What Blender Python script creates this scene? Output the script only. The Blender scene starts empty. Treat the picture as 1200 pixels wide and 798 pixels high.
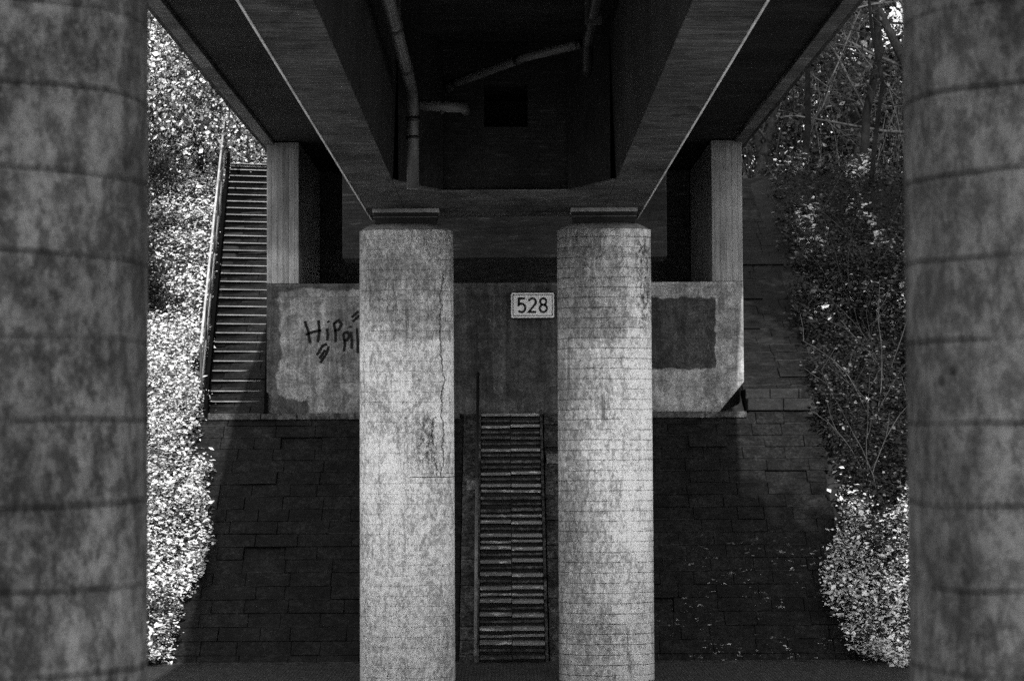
import bpy, math, random
import numpy as np
from mathutils import Vector, Matrix, noise

R = math.radians
sc = bpy.context.scene
col = sc.collection
rng = random.Random(7)
K = 2600/1500          # the layout below is laid out in short units along y; metres = y * K

# ------------------------------------------------------------------ node DSL
class Val:
    def __init__(s, nt, sock): s.nt, s.sock = nt, sock
    def _m(s, op, o=None, c=None):
        n = s.nt.nodes.new('ShaderNodeMath'); n.operation = op
        s.nt.links.new(s.sock, n.inputs[0])
        for i, q in ((1, o), (2, c)):
            if q is None: continue
            if isinstance(q, Val): s.nt.links.new(q.sock, n.inputs[i])
            else: n.inputs[i].default_value = q
        return Val(s.nt, n.outputs[0])
    def __add__(s, o): return s._m('ADD', o)
    def __sub__(s, o): return s._m('SUBTRACT', o)
    def __mul__(s, o): return s._m('MULTIPLY', o)
    __radd__ = __add__
    __rmul__ = __mul__
    def __truediv__(s, o): return s._m('DIVIDE', o)
    def inv(s): return (s * -1.0) + 1.0
    def fract(s): return s._m('FRACT')
    def abs(s): return s._m('ABSOLUTE')
    def maxi(s, o): return s._m('MAXIMUM', o)
    def mini(s, o): return s._m('MINIMUM', o)
    def step(s, a, b):            # smoothstep a..b -> 0..1
        n = s.nt.nodes.new('ShaderNodeMapRange'); n.interpolation_type = 'SMOOTHSTEP'
        s.nt.links.new(s.sock, n.inputs['Value'])
        n.inputs['From Min'].default_value = a; n.inputs['From Max'].default_value = b
        if a > b:
            n.inputs['From Min'].default_value = b; n.inputs['From Max'].default_value = a
            n.inputs['To Min'].default_value = 1; n.inputs['To Max'].default_value = 0
        return Val(s.nt, n.outputs[0])

class Mat:
    def __init__(s, name):
        s.m = bpy.data.materials.new(name); s.m.use_nodes = True
        s.nt = s.m.node_tree; s.nt.nodes.clear()
        s.out = s.nt.nodes.new('ShaderNodeOutputMaterial')
        s.b = s.nt.nodes.new('ShaderNodeBsdfPrincipled')
        s.nt.links.new(s.b.outputs[0], s.out.inputs[0])
        g = s.nt.nodes.new('ShaderNodeNewGeometry'); s.geo = g
        s.pos = g.outputs['Position']
        sp = s.nt.nodes.new('ShaderNodeSeparateXYZ'); s.nt.links.new(s.pos, sp.inputs[0])
        s.x, s.y, s.z = (Val(s.nt, sp.outputs[i]) for i in range(3))
        s.isl = Val(s.nt, g.outputs['Random Per Island'])
    def noise(s, scale, sx=1, sy=1, sz=1, detail=4, rough=.6, off=0.0, dist=0.0):
        mp = s.nt.nodes.new('ShaderNodeVectorMath'); mp.operation = 'MULTIPLY_ADD'
        s.nt.links.new(s.pos, mp.inputs[0]); mp.inputs[1].default_value = (sx, sy, sz); mp.inputs[2].default_value = (off, off*.7, off*1.3)
        n = s.nt.nodes.new('ShaderNodeTexNoise'); n.inputs['Scale'].default_value = scale
        n.inputs['Detail'].default_value = detail; n.inputs['Roughness'].default_value = rough
        n.inputs['Distortion'].default_value = dist
        s.nt.links.new(mp.outputs[0], n.inputs['Vector'])
        return Val(s.nt, n.outputs[0])
    def vor(s, scale, sx=1, sy=1, sz=1, feature='F1'):
        mp = s.nt.nodes.new('ShaderNodeVectorMath'); mp.operation = 'MULTIPLY'
        s.nt.links.new(s.pos, mp.inputs[0]); mp.inputs[1].default_value = (sx, sy, sz)
        n = s.nt.nodes.new('ShaderNodeTexVoronoi'); n.feature = feature; n.inputs['Scale'].default_value = scale
        s.nt.links.new(mp.outputs[0], n.inputs['Vector'])
        return Val(s.nt, n.outputs['Distance'])
    def done(s, v, rough=.85, bump=None, bstr=.5, bdist=.01, spec=.3, metal=0):
        if not isinstance(v, Val):
            s.b.inputs['Base Color'].default_value = (v, v, v, 1)
        else:
            c = s.nt.nodes.new('ShaderNodeCombineColor')
            cl = v.maxi(0.002).mini(.92)
            for i in range(3): s.nt.links.new(cl.sock, c.inputs[i])
            s.nt.links.new(c.outputs[0], s.b.inputs['Base Color'])
        if isinstance(rough, Val): s.nt.links.new(rough.sock, s.b.inputs['Roughness'])
        else: s.b.inputs['Roughness'].default_value = rough
        s.b.inputs['Specular IOR Level'].default_value = spec
        s.b.inputs['Metallic'].default_value = metal
        if bump is not None:
            n = s.nt.nodes.new('ShaderNodeBump'); n.inputs['Strength'].default_value = bstr; n.inputs['Distance'].default_value = bdist
            s.nt.links.new(bump.sock, n.inputs['Height']); s.nt.links.new(n.outputs[0], s.b.inputs['Normal'])
        return s.m

def lines(m, coord, spacing, wob=.04, width=.06, off=0.0, wscale=2.0):
    """thin joints every `spacing` along coord: 1 on the joint, 0 elsewhere"""
    w = (m.noise(wscale, detail=2, off=off+3) - .5) * wob
    f = ((coord + w + (50 + off)) / spacing).fract()
    d = (f - .5).abs()
    return d.step(.5 - width, .5 - width*.25)

def boards(m, coord, spacing, off=0.0):
    """a different tone for each board"""
    f = ((coord + (50 + off)) / spacing)._m('FLOOR')
    n = m.nt.nodes.new('ShaderNodeTexWhiteNoise'); n.noise_dimensions = '1D'
    m.nt.links.new(f.sock, n.inputs['W'])
    return Val(m.nt, n.outputs['Value'])

# ---- column concrete
def column_mat(name, base, seed, low=1.0, tide=None, ringw=.05, dark_streak=None, spacing=.118, contrast=1.0, grain=1.0, ringd=.55, side=None, crack=None, craze=.16):
    m = Mat(name)
    big = m.noise(1.3, detail=5, off=seed)
    med = m.noise(6.5, sz=.8, detail=9, rough=.74, off=seed+1, dist=.3)
    fine = m.noise(24, sz=.6, detail=8, rough=.85, off=seed+2)
    st = m.noise(7, sz=.13, detail=6, rough=.7, off=seed+3)
    ring = lines(m, m.z, spacing, wob=.03, width=ringw, off=seed, wscale=2.5)
    ring = ring * m.noise(2.2, sz=2.0, detail=5, off=seed+9).step(.30, .55)
    bd = boards(m, m.z, spacing, off=seed)
    v = ((med * .6 + (fine * .4)).step(.38, .60) * .50*contrast + (1-.28*contrast)).maxi(.2) * base
    v = v * (big.step(.3, .7) * .34 + .83) * (st.step(.36, .6) * .30 + .82)
    v = v * (fine.step(.43, .57) * (.62*grain) + (1-.40*grain)) * (bd * .16 + .92)
    pt = m.noise(2.4, sz=.55, detail=9, rough=.7, off=seed+20)      # patches with crisp edges
    v = v * (pt.step(.47, .53) * (.30*grain) + (1-.15*grain))
    dr = m.noise(16, sz=.07, detail=5, rough=.6, off=seed+21).step(.57, .64) * m.noise(1.4, detail=3, off=seed+22).step(.42, .6)
    v = v * (dr * -.42 + 1)
    v = v * (ring * -ringd + 1)
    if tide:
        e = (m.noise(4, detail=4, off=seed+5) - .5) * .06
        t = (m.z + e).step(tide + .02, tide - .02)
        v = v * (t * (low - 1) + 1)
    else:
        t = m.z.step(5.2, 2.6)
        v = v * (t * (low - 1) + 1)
    if side: v = v * (m.x.step(*side) * .75 + .5)  # side light and edge falloff put into the concrete colour
    pits = m.vor(9, sz=1.3).step(.12, .04) * m.noise(4, off=seed+6).step(.5, .6)
    v = v * (pits * -.6 + 1)
    # crazed blotches
    cr = m.noise(16, sz=.8, detail=8, rough=.8, off=seed+7, dist=1.2)
    reg = m.noise(1.1, sz=.7, detail=2, off=seed+8).step(.5, .62)
    v = v * ((cr - .5).abs().step(.035, .0) * reg * -.62 + 1)
    # hairline crazing everywhere, stronger in patches
    vc = m.vor(26, sz=.9, feature='DISTANCE_TO_EDGE')
    wv = m.noise(9, detail=4, rough=.7, off=seed+15)
    cz = (vc + (wv - .5) * .25).step(.05, .015) * m.noise(3.2, detail=4, off=seed+16).step(.42, .6)
    v = v * (cz * -craze + 1)
    pits = pits.maxi(cz * (craze*1.5))
    if dark_streak:
        x0, w, z0, z1 = dark_streak
        ds = ((m.x + (m.noise(2.5, detail=5, off=seed+11) - .5) * .22) - x0).abs().step(w, w * .3) * m.z.step(z0, z0 + .5) * m.z.step(z1, z1 - .2)
        ds = ds * m.noise(22, sz=.6, detail=8, rough=.8, off=seed+12).step(.47, .55)
        v = v * (ds * -.8 + 1)
    if crack:
        x0, z0, z1 = crack
        wx = (m.noise(1.6, .2, .2, 1, detail=8, rough=.72, off=seed+30) - .5) * .34
        ck = ((m.x + wx) - x0).abs().step(.011, .004) * m.z.step(z0, z0 + .05) * m.z.step(z1, z1 - .1)
        wx2 = (m.noise(2.3, .2, .2, 1, detail=8, rough=.75, off=seed+33) - .5) * .5
        c2 = ((m.x + wx2) - (x0 - .12)).abs().step(.010, .004) * m.z.step(z0, z0 + .05) * m.z.step(z0 + .75, z0 + .7)
        zz = (m.z + (m.noise(5, detail=6, rough=.7, off=seed+35) - .5) * .03)
        c3 = (zz - (z0 + .02)).abs().step(.009, .003) * m.x.step(x0 - .45, x0 - .3)
        ck = ck.maxi(c2).maxi(c3)
        v = v * (ck * -.85 + 1)
    # occasional wide pour joints with a change of tone
    pj = boards(m, m.z + (m.noise(6, detail=3, off=seed+40) - .5) * .02, .82, off=seed+41)
    v = v * (pj * .16 + .92)
    bh = med * .5 + fine * .35 + ring * -.6 + pits * -1.0
    return m.done(v, .9, bh, .7, .012, .2)

# ---- formed concrete for the superstructure
def soffit_mat(name, base, axis='y', spacing=.14, seed=0, bumpy=.5, fleck=True):
    m = Mat(name)
    s = {'y': (5, .5, 5), 'x': (.5, 5, 5), 'z': (5, 5, .5)}[axis]   # grain runs along axis
    acr = {'y': m.x, 'x': m.y, 'z': m.x + m.y}[axis]
    g = m.noise(6, *s, detail=8, rough=.75, off=seed)
    big = m.noise(1.1, detail=5, off=seed+1)
    fine = m.noise(40, detail=5, rough=.75, off=seed+2)
    ln = lines(m, acr, spacing, wob=.006, width=.05, off=seed)
    bd = boards(m, acr, spacing, off=seed)
    v = (big.step(.3, .7) * .75 + .55) * base
    v = v * (g.step(.32, .66) * .7 + .62) * (bd * .4 + .8) * (fine * .5 + .75) * (ln * -.45 + 1)
    if fleck:
        fl = g.step(.58, .64) * big.step(.42, .56)
        v = v + fl * (base * 1.9)
    return m.done(v, .85, g * .7 + ln * -.5 + bd * .25, bumpy, .01, .25)

def cross_soffit_mat(name, base, seed=0):
    """boards laid across the girder, joints run along x, bright lime flecks along them"""
    m = Mat(name)
    g = m.noise(7, .5, 3.0, 6, detail=8, rough=.8, off=seed).step(.3, .7)
    big = m.noise(1.4, 1, .6, 1, detail=5, off=seed+1)
    fine = m.noise(45, .5, 1, 1, detail=5, rough=.75, off=seed+2)
    ln = lines(m, m.y, .16, wob=.01, width=.05, off=seed)
    bd = boards(m, m.y, .16, off=seed)
    blot = m.noise(1.7, 1.6, .8, 1, detail=2, off=seed+6).step(.60, .70)
    v = (big.step(.3, .7) * .8 + .5) * base * (g.step(.3, .68) * .8 + .55) * (bd * .35 + .82) * (fine * .6 + .7) * (ln * -.5 + 1)
    v = v * (blot * -.55 + 1)
    fl = m.noise(9, .4, 3.0, 1, detail=6, rough=.8, off=seed+4).step(.60, .65) * big.step(.42, .56)
    v = v + fl * (base * 3.0)
    return m.done(v, .85, g * .7 + ln * -.5 + bd * .2, .6, .012, .25)

M = {}
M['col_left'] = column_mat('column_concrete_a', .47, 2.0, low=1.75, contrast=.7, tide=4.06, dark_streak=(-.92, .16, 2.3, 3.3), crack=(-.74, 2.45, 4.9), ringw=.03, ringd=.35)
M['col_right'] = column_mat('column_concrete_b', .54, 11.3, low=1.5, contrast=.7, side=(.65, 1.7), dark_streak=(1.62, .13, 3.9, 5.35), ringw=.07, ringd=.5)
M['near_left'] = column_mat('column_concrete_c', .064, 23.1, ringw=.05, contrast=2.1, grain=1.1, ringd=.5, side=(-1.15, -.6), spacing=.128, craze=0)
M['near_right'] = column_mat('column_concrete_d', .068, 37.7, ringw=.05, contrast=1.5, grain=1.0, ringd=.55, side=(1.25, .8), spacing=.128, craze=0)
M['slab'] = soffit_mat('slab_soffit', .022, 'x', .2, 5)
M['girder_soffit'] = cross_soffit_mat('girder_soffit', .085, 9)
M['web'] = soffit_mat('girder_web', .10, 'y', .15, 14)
def web_vertical(name, base, seed):
    m = Mat(name)
    g = m.noise(6, 1, 3, .45, detail=8, rough=.75, off=seed)
    bd = boards(m, m.y, .12, off=seed); ln = lines(m, m.y, .12, wob=.008, width=.06, off=seed)
    big = m.noise(.9, detail=5, off=seed+1)
    v = (big.step(.3, .7) * .7 + .6) * base * (g.step(.3, .7) * .8 + .6) * (bd * .35 + .82) * (ln * -.5 + 1)
    return m.done(v, .85, g * .6 + ln * -.5, .5, .01, .25)
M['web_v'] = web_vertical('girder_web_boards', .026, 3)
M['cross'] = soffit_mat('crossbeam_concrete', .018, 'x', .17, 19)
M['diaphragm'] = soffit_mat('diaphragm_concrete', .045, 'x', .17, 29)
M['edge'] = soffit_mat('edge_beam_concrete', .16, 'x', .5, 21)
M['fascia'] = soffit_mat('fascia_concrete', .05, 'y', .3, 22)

# wing piers with vertical board marks
def pier_mat():
    m = Mat('pier_concrete')
    g = m.noise(6, 4.5, 4.5, .35, detail=8, rough=.75, off=4)
    bd = boards(m, m.x, .085, off=1); ln = lines(m, m.x, .085, wob=.006, width=.07, off=1)
    big = m.noise(1.6, detail=5, off=8); fine = m.noise(35, detail=6, rough=.8, off=2)
    v = (big.step(.3, .7) * .4 + .75) * .22 * (g.step(.3, .7) * .55 + .7) * (bd * .4 + .8) * (ln * -.4 + 1) * (fine * .5 + .75)
    pale = (m.z + (m.noise(9, sz=.2, detail=4) - .5) * .5).step(5.75, 5.55) * m.x.step(-2.0, -2.5)
    v = v * (pale * .5 + 1) * (m.z.step(6.3, 7.2) * -.3 + 1) * (m.x.step(2.5, 3) * .25 + 1)
    return m.done(v, .88, g * .5 + ln * -.5 + fine * .3, .6, .01, .2)
M['pier'] = pier_mat()

def box_mask(m, x0, x1, z0, z1, soft=.03, wob=.12, off=0.0, sc_=3.0):
    wx = (m.noise(sc_, detail=6, rough=.6, off=off) - .5) * wob
    wz = (m.noise(sc_, detail=6, rough=.6, off=off+5) - .5) * wob
    X = m.x + wx; Z = m.z + wz
    return X.step(x0 - soft, x0 + soft) * X.step(x1 + soft, x1 - soft) * Z.step(z0 - soft, z0 + soft) * Z.step(z1 + soft, z1 - soft)

def abut_mat():
    m = Mat('abutment_concrete')
    fine = m.noise(30, detail=8, rough=.8, off=2); med = m.noise(5, detail=8, rough=.7, off=3, dist=.5)
    big = m.noise(1.3, detail=4, off=5); st = m.noise(8, 1.4, 1, .12, detail=6, rough=.7, off=6)
    tex = (fine.step(.42, .58) * .55 + .7) * (med.step(.36, .64) * .7 + .62) * (st.step(.38, .62) * .45 + .75)
    base = tex * .095
    # paler mortar render: ragged area left, frame round a dark panel on the right
    la = box_mask(m, -3.28, -2.02, 3.50, 5.10, .02, .34, 1, 2.6)
    lb = box_mask(m, -2.85, -2.1, 3.2, 3.75, .02, .25, 4, 3)
    ra = box_mask(m, 2.0, 3.6, 3.2, 5.3, .03, .03, 7)
    pale = la.maxi(lb).maxi(ra)
    v = base * (pale * 2.5 + 1)
    # overpainted darker fields
    arch = box_mask(m, -2.6, -2.0, 3.2, 4.99, .03, .12, 9, 1.5)
    v = v * (arch * -.30 + 1)
    dk = box_mask(m, 1.5, 3.07, 3.91, 4.96, .015, .15, 11, 5.0)
    v = v * (dk * -.88 + 1)
    mid = box_mask(m, -1.0, .93, 3.5, 5.03, .03, .16, 13, 4.5)
    v = v * (mid * -.42 + 1)
    # pale scrapes inside the dark fields
    scr = m.noise(5, 1.6, 1, .5, detail=8, rough=.75, off=31).step(.62, .70) * dk.maxi(mid)
    v = v + scr * .05
    gh = (m.noise(3.1, 1, 1, 1.4, detail=3, rough=.6, off=61, dist=1.5) - .5).abs().step(.012, .004) * dk.maxi(mid)
    v = v + gh * .035
    rol = boards(m, m.x + (m.noise(2, detail=3, off=71) - .5) * .06, .19, off=3) * dk.maxi(mid)
    v = v * (rol * .5 + .8)
    rub = m.noise(2.6, detail=3, off=41).step(.62, .68) * pale * dk.inv()
    v = v + rub * .09
    streak = m.noise(12, 1.6, 1, .06, detail=4, rough=.6, off=51).step(.6, .68) * m.z.step(3.2, 4.0)
    v = v * (streak * -.25 + 1)
    top = m.z.step(5.12, 5.17); v = v * (top * .35 + 1)
    lift = lines(m, m.z, .62, wob=.02, width=.012, off=.2); v = v * (lift * -.35 + 1)
    return m.done(v, .88, fine * .4 + med * .5 + pale * .5, .7, .012, .2)
M['abut'] = abut_mat()
M['void'] = soffit_mat('recess_concrete', .035, 'x', .2, 50)

def stone_mat(name, base, seed, fleck=0.0):
    m = Mat(name)
    fine = m.noise(26, detail=8, rough=.8, off=seed); med = m.noise(3.2, detail=8, rough=.7, off=seed+1)
    f2 = m.noise(11, detail=8, rough=.8, off=seed+12)
    v = (m.isl * .45 + .78) * base * (med.step(.34, .66) * 1.1 + .4) * (fine.step(.4, .6) * 1.1 + .4) * (f2.step(.42, .58) * .9 + .5)
    smu = m.noise(1.3, detail=8, rough=.75, off=seed+13).step(.55, .68)
    v = v + smu * f2.step(.4, .6) * (base * 1.3)
    sp = m.noise(60, detail=2, rough=.5, off=seed+3).step(.66, .70)
    v = v + sp * (base * 2.2) * med.step(.45, .6)
    if fleck:
        region = m.noise(1.6, detail=3, off=seed+4).step(.44, .54) * m.x.step(1.5, 2.8) * m.z.step(1.8, .9)
        f = m.noise(9, 1.1, 1, 3.0, detail=5, rough=.75, off=seed+5).step(.625, .64) * region
        v = v + f * fleck
        # pale lichen rings low down on the left
        ring = m.noise(1.9, 1, 1, 1.2, detail=5, rough=.8, off=seed+8).step(.60, .72) * m.x.step(-1.2, -1.6) * m.z.step(1.6, .7)
        v = v + ring * (base * 1.7)
        top = m.z.step(2.7, 3.2) * m.noise(4, .6, 1, 2, detail=6, rough=.7, off=seed+9).step(.5, .62)
        v = v + top * (base * .9)
    r = (fine * .5 + .35)
    return m.done(v, r, fine * .5 + med, .7, .012, .25)
M['stone'] = stone_mat('slope_stone', .008, 1, .6)
M['stone_pale'] = stone_mat('pale_slope_stone', .11, 6)
M['stone_mid'] = stone_mat('border_stone', .045, 16)
M['mortar'] = stone_mat('mortar', .008, 3)
M['step'] = stone_mat('step_slab', .06, 12)
def cobble():
    m = Mat('cobbles')
    n = m.nt.nodes.new('ShaderNodeTexBrick'); n.inputs['Scale'].default_value = 5.5; n.offset = .5
    n.inputs['Color1'].default_value = (.11, .11, .11, 1); n.inputs['Color2'].default_value = (.045, .045, .045, 1); n.inputs['Mortar'].default_value = (.008, .008, .008, 1)
    n.inputs['Mortar Size'].default_value = .05
    m.nt.links.new(m.pos, n.inputs['Vector'])
    b = m.nt.nodes.new('ShaderNodeRGBToBW'); m.nt.links.new(n.outputs['Color'], b.inputs[0])
    v = Val(m.nt, b.outputs[0]); f = m.noise(30, detail=6, rough=.8)
    v2 = v * (f * 1.1 + .4)
    fl = m.noise(9, .9, 3, 1, detail=5, rough=.8, off=3).step(.66, .69) * m.x.step(2, 2.6)
    return m.done(v2 + fl * .5, .8, v * 6 + f, .8, .02, .3)
M['cobble'] = cobble()
def plain(name, base, var=.4, scale=12, rough=.7, spec=.3, metal=0, bump=.3, sz=1):
    m = Mat(name); f = m.noise(scale, sz=sz, detail=8, rough=.75); g = m.noise(scale*.2, detail=4, off=4)
    v = (f.step(.3, .7) * var + (1 - var/2)) * (g.step(.3, .7) * var + (1 - var/2)) * base
    return m.done(v, rough, f, bump, .006, spec, metal)
M['asphalt'] = plain('asphalt', .30, .5, 60)  # paled to bounce sunlight up under the deck
M['bounce_gravel'] = plain('bounce_gravel', .62, .5, 30)  # pale so that the unseen ground works as a reflector
M['pole'] = plain('weathered_pole_steel', .12, .9, 6, .6, .4)
M['kerb'] = plain('kerb_stone', .18, .5, 20)
M['soil'] = plain('soil', .022, .9, 5)
M['steel'] = plain('galvanised_steel', .42, .6, 9, .5, .5)
M['tread_dark'] = plain('stair_dark_steel', .004, .6, 9, .9, .03)  # near black; shade between the treads put into its colour
M['tread'] = plain('step_nosing_steel', .22, .5, 9, .5, .5)
M['steel_dark'] = plain('dark_steel', .05, .6, 9, .6, .4)
M['pipe'] = plain('drain_pipe_plastic', .085, .5, 7, .45, .5, sz=.3)
M['pipe_band'] = plain('pipe_band', .018, .5, 7, .45, .5)
M['bearing'] = plain('bearing_plate', .2, .7, 9, .6, .4)
M['pad_and_shade'] = plain('rubber_and_shade', .012, .3, 9, .8, .2)  # rubber pads, and the painted shade behind the stair treads
M['black'] = plain('black_paint', .008, .2, 20, .6, .3)
M['graffiti'] = plain('spray_paint', .012, .5, 14, .8, .2)
M['bark'] = plain('bark', .014, .9, 14, .9, .2, bump=.8, sz=.3)
M['bark_pale'] = plain('pale_bark', .07, .9, 10, .8, .3, bump=.6)
M['bark_twig'] = plain('twig_bark', .05, 1.0, 3, .7, .3)
M['sign_white'] = plain('sign_enamel', .75, .2, 14, .4, .5)
M['streak'] = plain('edge_highlight', .80, .5, 9, .7, .3)  # pale tone for light caught on the girder's bottom edge

def leaf_mat(name, lo, hi, p, rough=.5, trans=.25, spec=.4, midpow=None):
    """each leaf its own tone: share p of the leaves pale"""
    m = Mat(name)
    v = m.isl.step(1 - p - .08, 1 - p + .08) * (hi - lo) + lo
    f = m.noise(1.6, detail=6, rough=.7)
    v = v * (f.step(.38, .52) * .5 + .5)
    mt = m.done(v, rough, None, spec=spec)
    t = m.nt.nodes.new('ShaderNodeBsdfTranslucent'); mx = m.nt.nodes.new('ShaderNodeMixShader')
    c = m.b.inputs['Base Color'].links[0].from_socket
    m.nt.links.new(c, t.inputs['Color']); mx.inputs[0].default_value = trans
    m.nt.links.new(m.b.outputs[0], mx.inputs[1]); m.nt.links.new(t.outputs[0], mx.inputs[2])
    m.nt.links.new(mx.outputs[0], m.out.inputs[0])
    return mt
M['leaf_bright'] = leaf_mat('sunlit_leaves', .05, .92, .66, trans=.12)  # sunlight put into the pale leaf tone
M['leaf_dark'] = leaf_mat('ivy_leaves', .012, .22, .07, .3, .1, .5)
M['leaf_shrub'] = leaf_mat('shrub_leaves', .03, .92, .45, trans=.15)
M['leaf_wood'] = leaf_mat('woodland_leaves', .012, .16, .12)
M['leaf_dapple'] = leaf_mat('mixed_leaves', .02, .75, .35, .35)

# ------------------------------------------------------------------ mesh builder
class MB:
    def __init__(s, metric=False): s.v = []; s.f = []; s.metric = metric
    def add(s, vs, fs):
        n = len(s.v); s.v += [tuple(p) for p in vs]; s.f += [tuple(i + n for i in f) for f in fs]
    def box(s, x0, x1, y0, y1, z0, z1):
        s.add([(x0,y0,z0),(x1,y0,z0),(x1,y1,z0),(x0,y1,z0),(x0,y0,z1),(x1,y0,z1),(x1,y1,z1),(x0,y1,z1)],
              [(0,3,2,1),(4,5,6,7),(0,1,5,4),(1,2,6,5),(2,3,7,6),(3,0,4,7)]); return s
    def prism(s, poly, lift):       # poly: list of 3D points, lift: extrusion vector
        n = len(poly); L = Vector(lift)
        vs = [Vector(p) for p in poly]; vs += [p + L for p in vs]
        s.add(vs, [tuple(range(n))[::-1], tuple(range(n, 2*n))] + [(i, (i+1) % n, n+(i+1) % n, n+i) for i in range(n)]); return s
    def tube(s, pts, rad, n=8, cap=True):
        sy = 1 if s.metric else K
        pts = [Vector((p[0], p[1]*sy, p[2])) for p in pts]; rads = rad if isinstance(rad, (list, tuple)) else [rad]*len(pts)
        vs = []; fs = []
        up = None
        for i, p in enumerate(pts):
            d = (pts[min(i+1, len(pts)-1)] - pts[max(i-1, 0)]).normalized()
            if up is None:
                up = Vector((0,0,1)) if abs(d.z) < .9 else Vector((1,0,0))
            a = d.cross(up).normalized(); b = a.cross(d).normalized(); up = b
            for k in range(n):
                t = 2*math.pi*k/n
                w_ = p + (a*math.cos(t) + b*math.sin(t))*rads[i]; vs.append((w_.x, w_.y/sy, w_.z))
        for i in range(len(pts)-1):
            for k in range(n):
                fs.append((i*n+k, i*n+(k+1) % n, (i+1)*n+(k+1) % n, (i+1)*n+k))
        if cap: fs += [tuple(range(n))[::-1], tuple(range((len(pts)-1)*n, len(pts)*n))]
        s.add(vs, fs); return s
    def lathe(s, cx, cy, prof, n=96, e=2/2.35):
        """oval section: half width a, half depth b"""
        vs = []; fs = []
        for a, b, z in prof:
            for k in range(n):
                t = 2*math.pi*k/n; c_, s_ = math.cos(t), math.sin(t)
                vs.append((cx+a*math.copysign(abs(c_)**e, c_), cy+b*math.copysign(abs(s_)**e, s_)/K, z))
        for i in range(len(prof)-1):
            for k in range(n): fs.append((i*n+k, i*n+(k+1) % n, (i+1)*n+(k+1) % n, (i+1)*n+k))
        fs += [tuple(range(n))[::-1], tuple(range((len(prof)-1)*n, len(prof)*n))]
        s.add(vs, fs); return s
    def build(s, name, mat, parent=None, smooth=False, bevel=0):
        me = bpy.data.meshes.new(name)
        off = Vector(parent_loc(parent)) if parent else Vector((0,0,0))
        A = np.array(s.v, dtype=np.float64).reshape(-1, 3)
        if not s.metric: A[:, 1] *= K
        vs = (A - np.array(off)).tolist()
        me.from_pydata(vs, [], s.f); me.update()
        me.materials.append(mat)
        if smooth:
            for p in me.polygons: p.use_smooth = len(p.vertices) <= 4
        o = bpy.data.objects.new(name, me); col.objects.link(o)
        if parent: o.parent = parent
        if bevel:
            b = o.modifiers.new('bevel', 'BEVEL'); b.width = bevel; b.segments = 2; b.limit_method = 'ANGLE'; b.angle_limit = R(40)
        return o

def parent_loc(p):
    l = Vector(p.location)
    while p.parent: p = p.parent; l += Vector(p.location)
    return l

def tag(o, label=None, cat=None, group=None, kind=None):
    if label: o['label'] = label
    if cat: o['category'] = cat
    if group: o['group'] = group
    if kind: o['kind'] = kind
    return o
def thing(name, loc, label, cat, group=None):
    o = bpy.data.objects.new(name, None); col.objects.link(o); o.location = (loc[0], loc[1]*K, loc[2]); o.empty_display_size = .3
    return tag(o, label, cat, group)

def ribbon(mb, pts, w, y, thick=.004):
    """flat stroke in the XZ plane at depth y (towards the viewer is -y)"""
    P = [Vector((a, b)) for a, b in pts]; L = []; Rr = []
    for i, p in enumerate(P):
        d0 = (p - P[i-1]).normalized() if i else (P[1]-P[0]).normalized()
        d1 = (P[i+1]-p).normalized() if i < len(P)-1 else d0
        d = (d0 + d1).normalized(); nrm = Vector((-d.y, d.x)); k = 1/max(.5, nrm.dot(Vector((-d0.y, d0.x))))
        L.append(p + nrm*w/2*k); Rr.append(p - nrm*w/2*k)
    n = len(P); vs = [(a.x, y, a.y) for a in L] + [(a.x, y, a.y) for a in Rr] + [(a.x, y-thick, a.y) for a in L] + [(a.x, y-thick, a.y) for a in Rr]
    fs = []
    for i in range(n-1):
        fs += [(2*n+i, 2*n+i+1, 3*n+i+1, 3*n+i), (i, i+1, 2*n+i+1, 2*n+i), (n+i, 3*n+i, 3*n+i+1, n+i+1)]
    fs += [(0, 2*n, 3*n, n), (n-1, 2*n-1, 4*n-1, 3*n-1)]
    mb.add(vs, fs)

# ------------------------------------------------------------------ dimensions
EYE = 2.9
BASE, MID, TOP = 16.3, 18.5, 24.5
def P(d):                                   # embankment profile
    if d < BASE: return 0.0
    if d < MID: return (d-BASE)/(MID-BASE)*3.27
    if d < TOP: return 3.27 + (d-MID)*.77
    return 7.89

# ------------------------------------------------------------------ setting
def grid(xs, ys, h):
    m = MB(); vs = [(x, y, h(x, y)) for y in ys for x in xs]; nx = len(xs)
    m.add(vs, [(j*nx+i, j*nx+i+1, (j+1)*nx+i+1, (j+1)*nx+i) for j in range(len(ys)-1) for i in range(nx-1)]); return m
g = MB().box(-400, 400, -400, 400, -.5, -.02).build('ground', M['soil']); tag(g, kind='structure')
r_ = MB().box(-120, 120, 3.6, 13.2, -.3, 0).build('road', M['asphalt']); tag(r_, kind='structure')
def flat_strip(name, y0, y1, z, mat):
    o = MB().box(-60, 60, y0, y1, -.3, z).build(name, mat); return tag(o, kind='structure')
flat_strip('pavement', 13.5, 16.02, .11, M['cobble'])
flat_strip('kerb', 13.2, 13.496, .12, M['kerb'])
flat_strip('gutter', 16.024, 16.35, .09, M['stone_mid'])
flat_strip('bounce_ground', -40, 3.2, .02, M['bounce_gravel'])  # unseen pale ground added to bounce light onto the columns
flat_strip('kerb', 3.204, 3.596, .12, M['kerb'])

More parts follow.
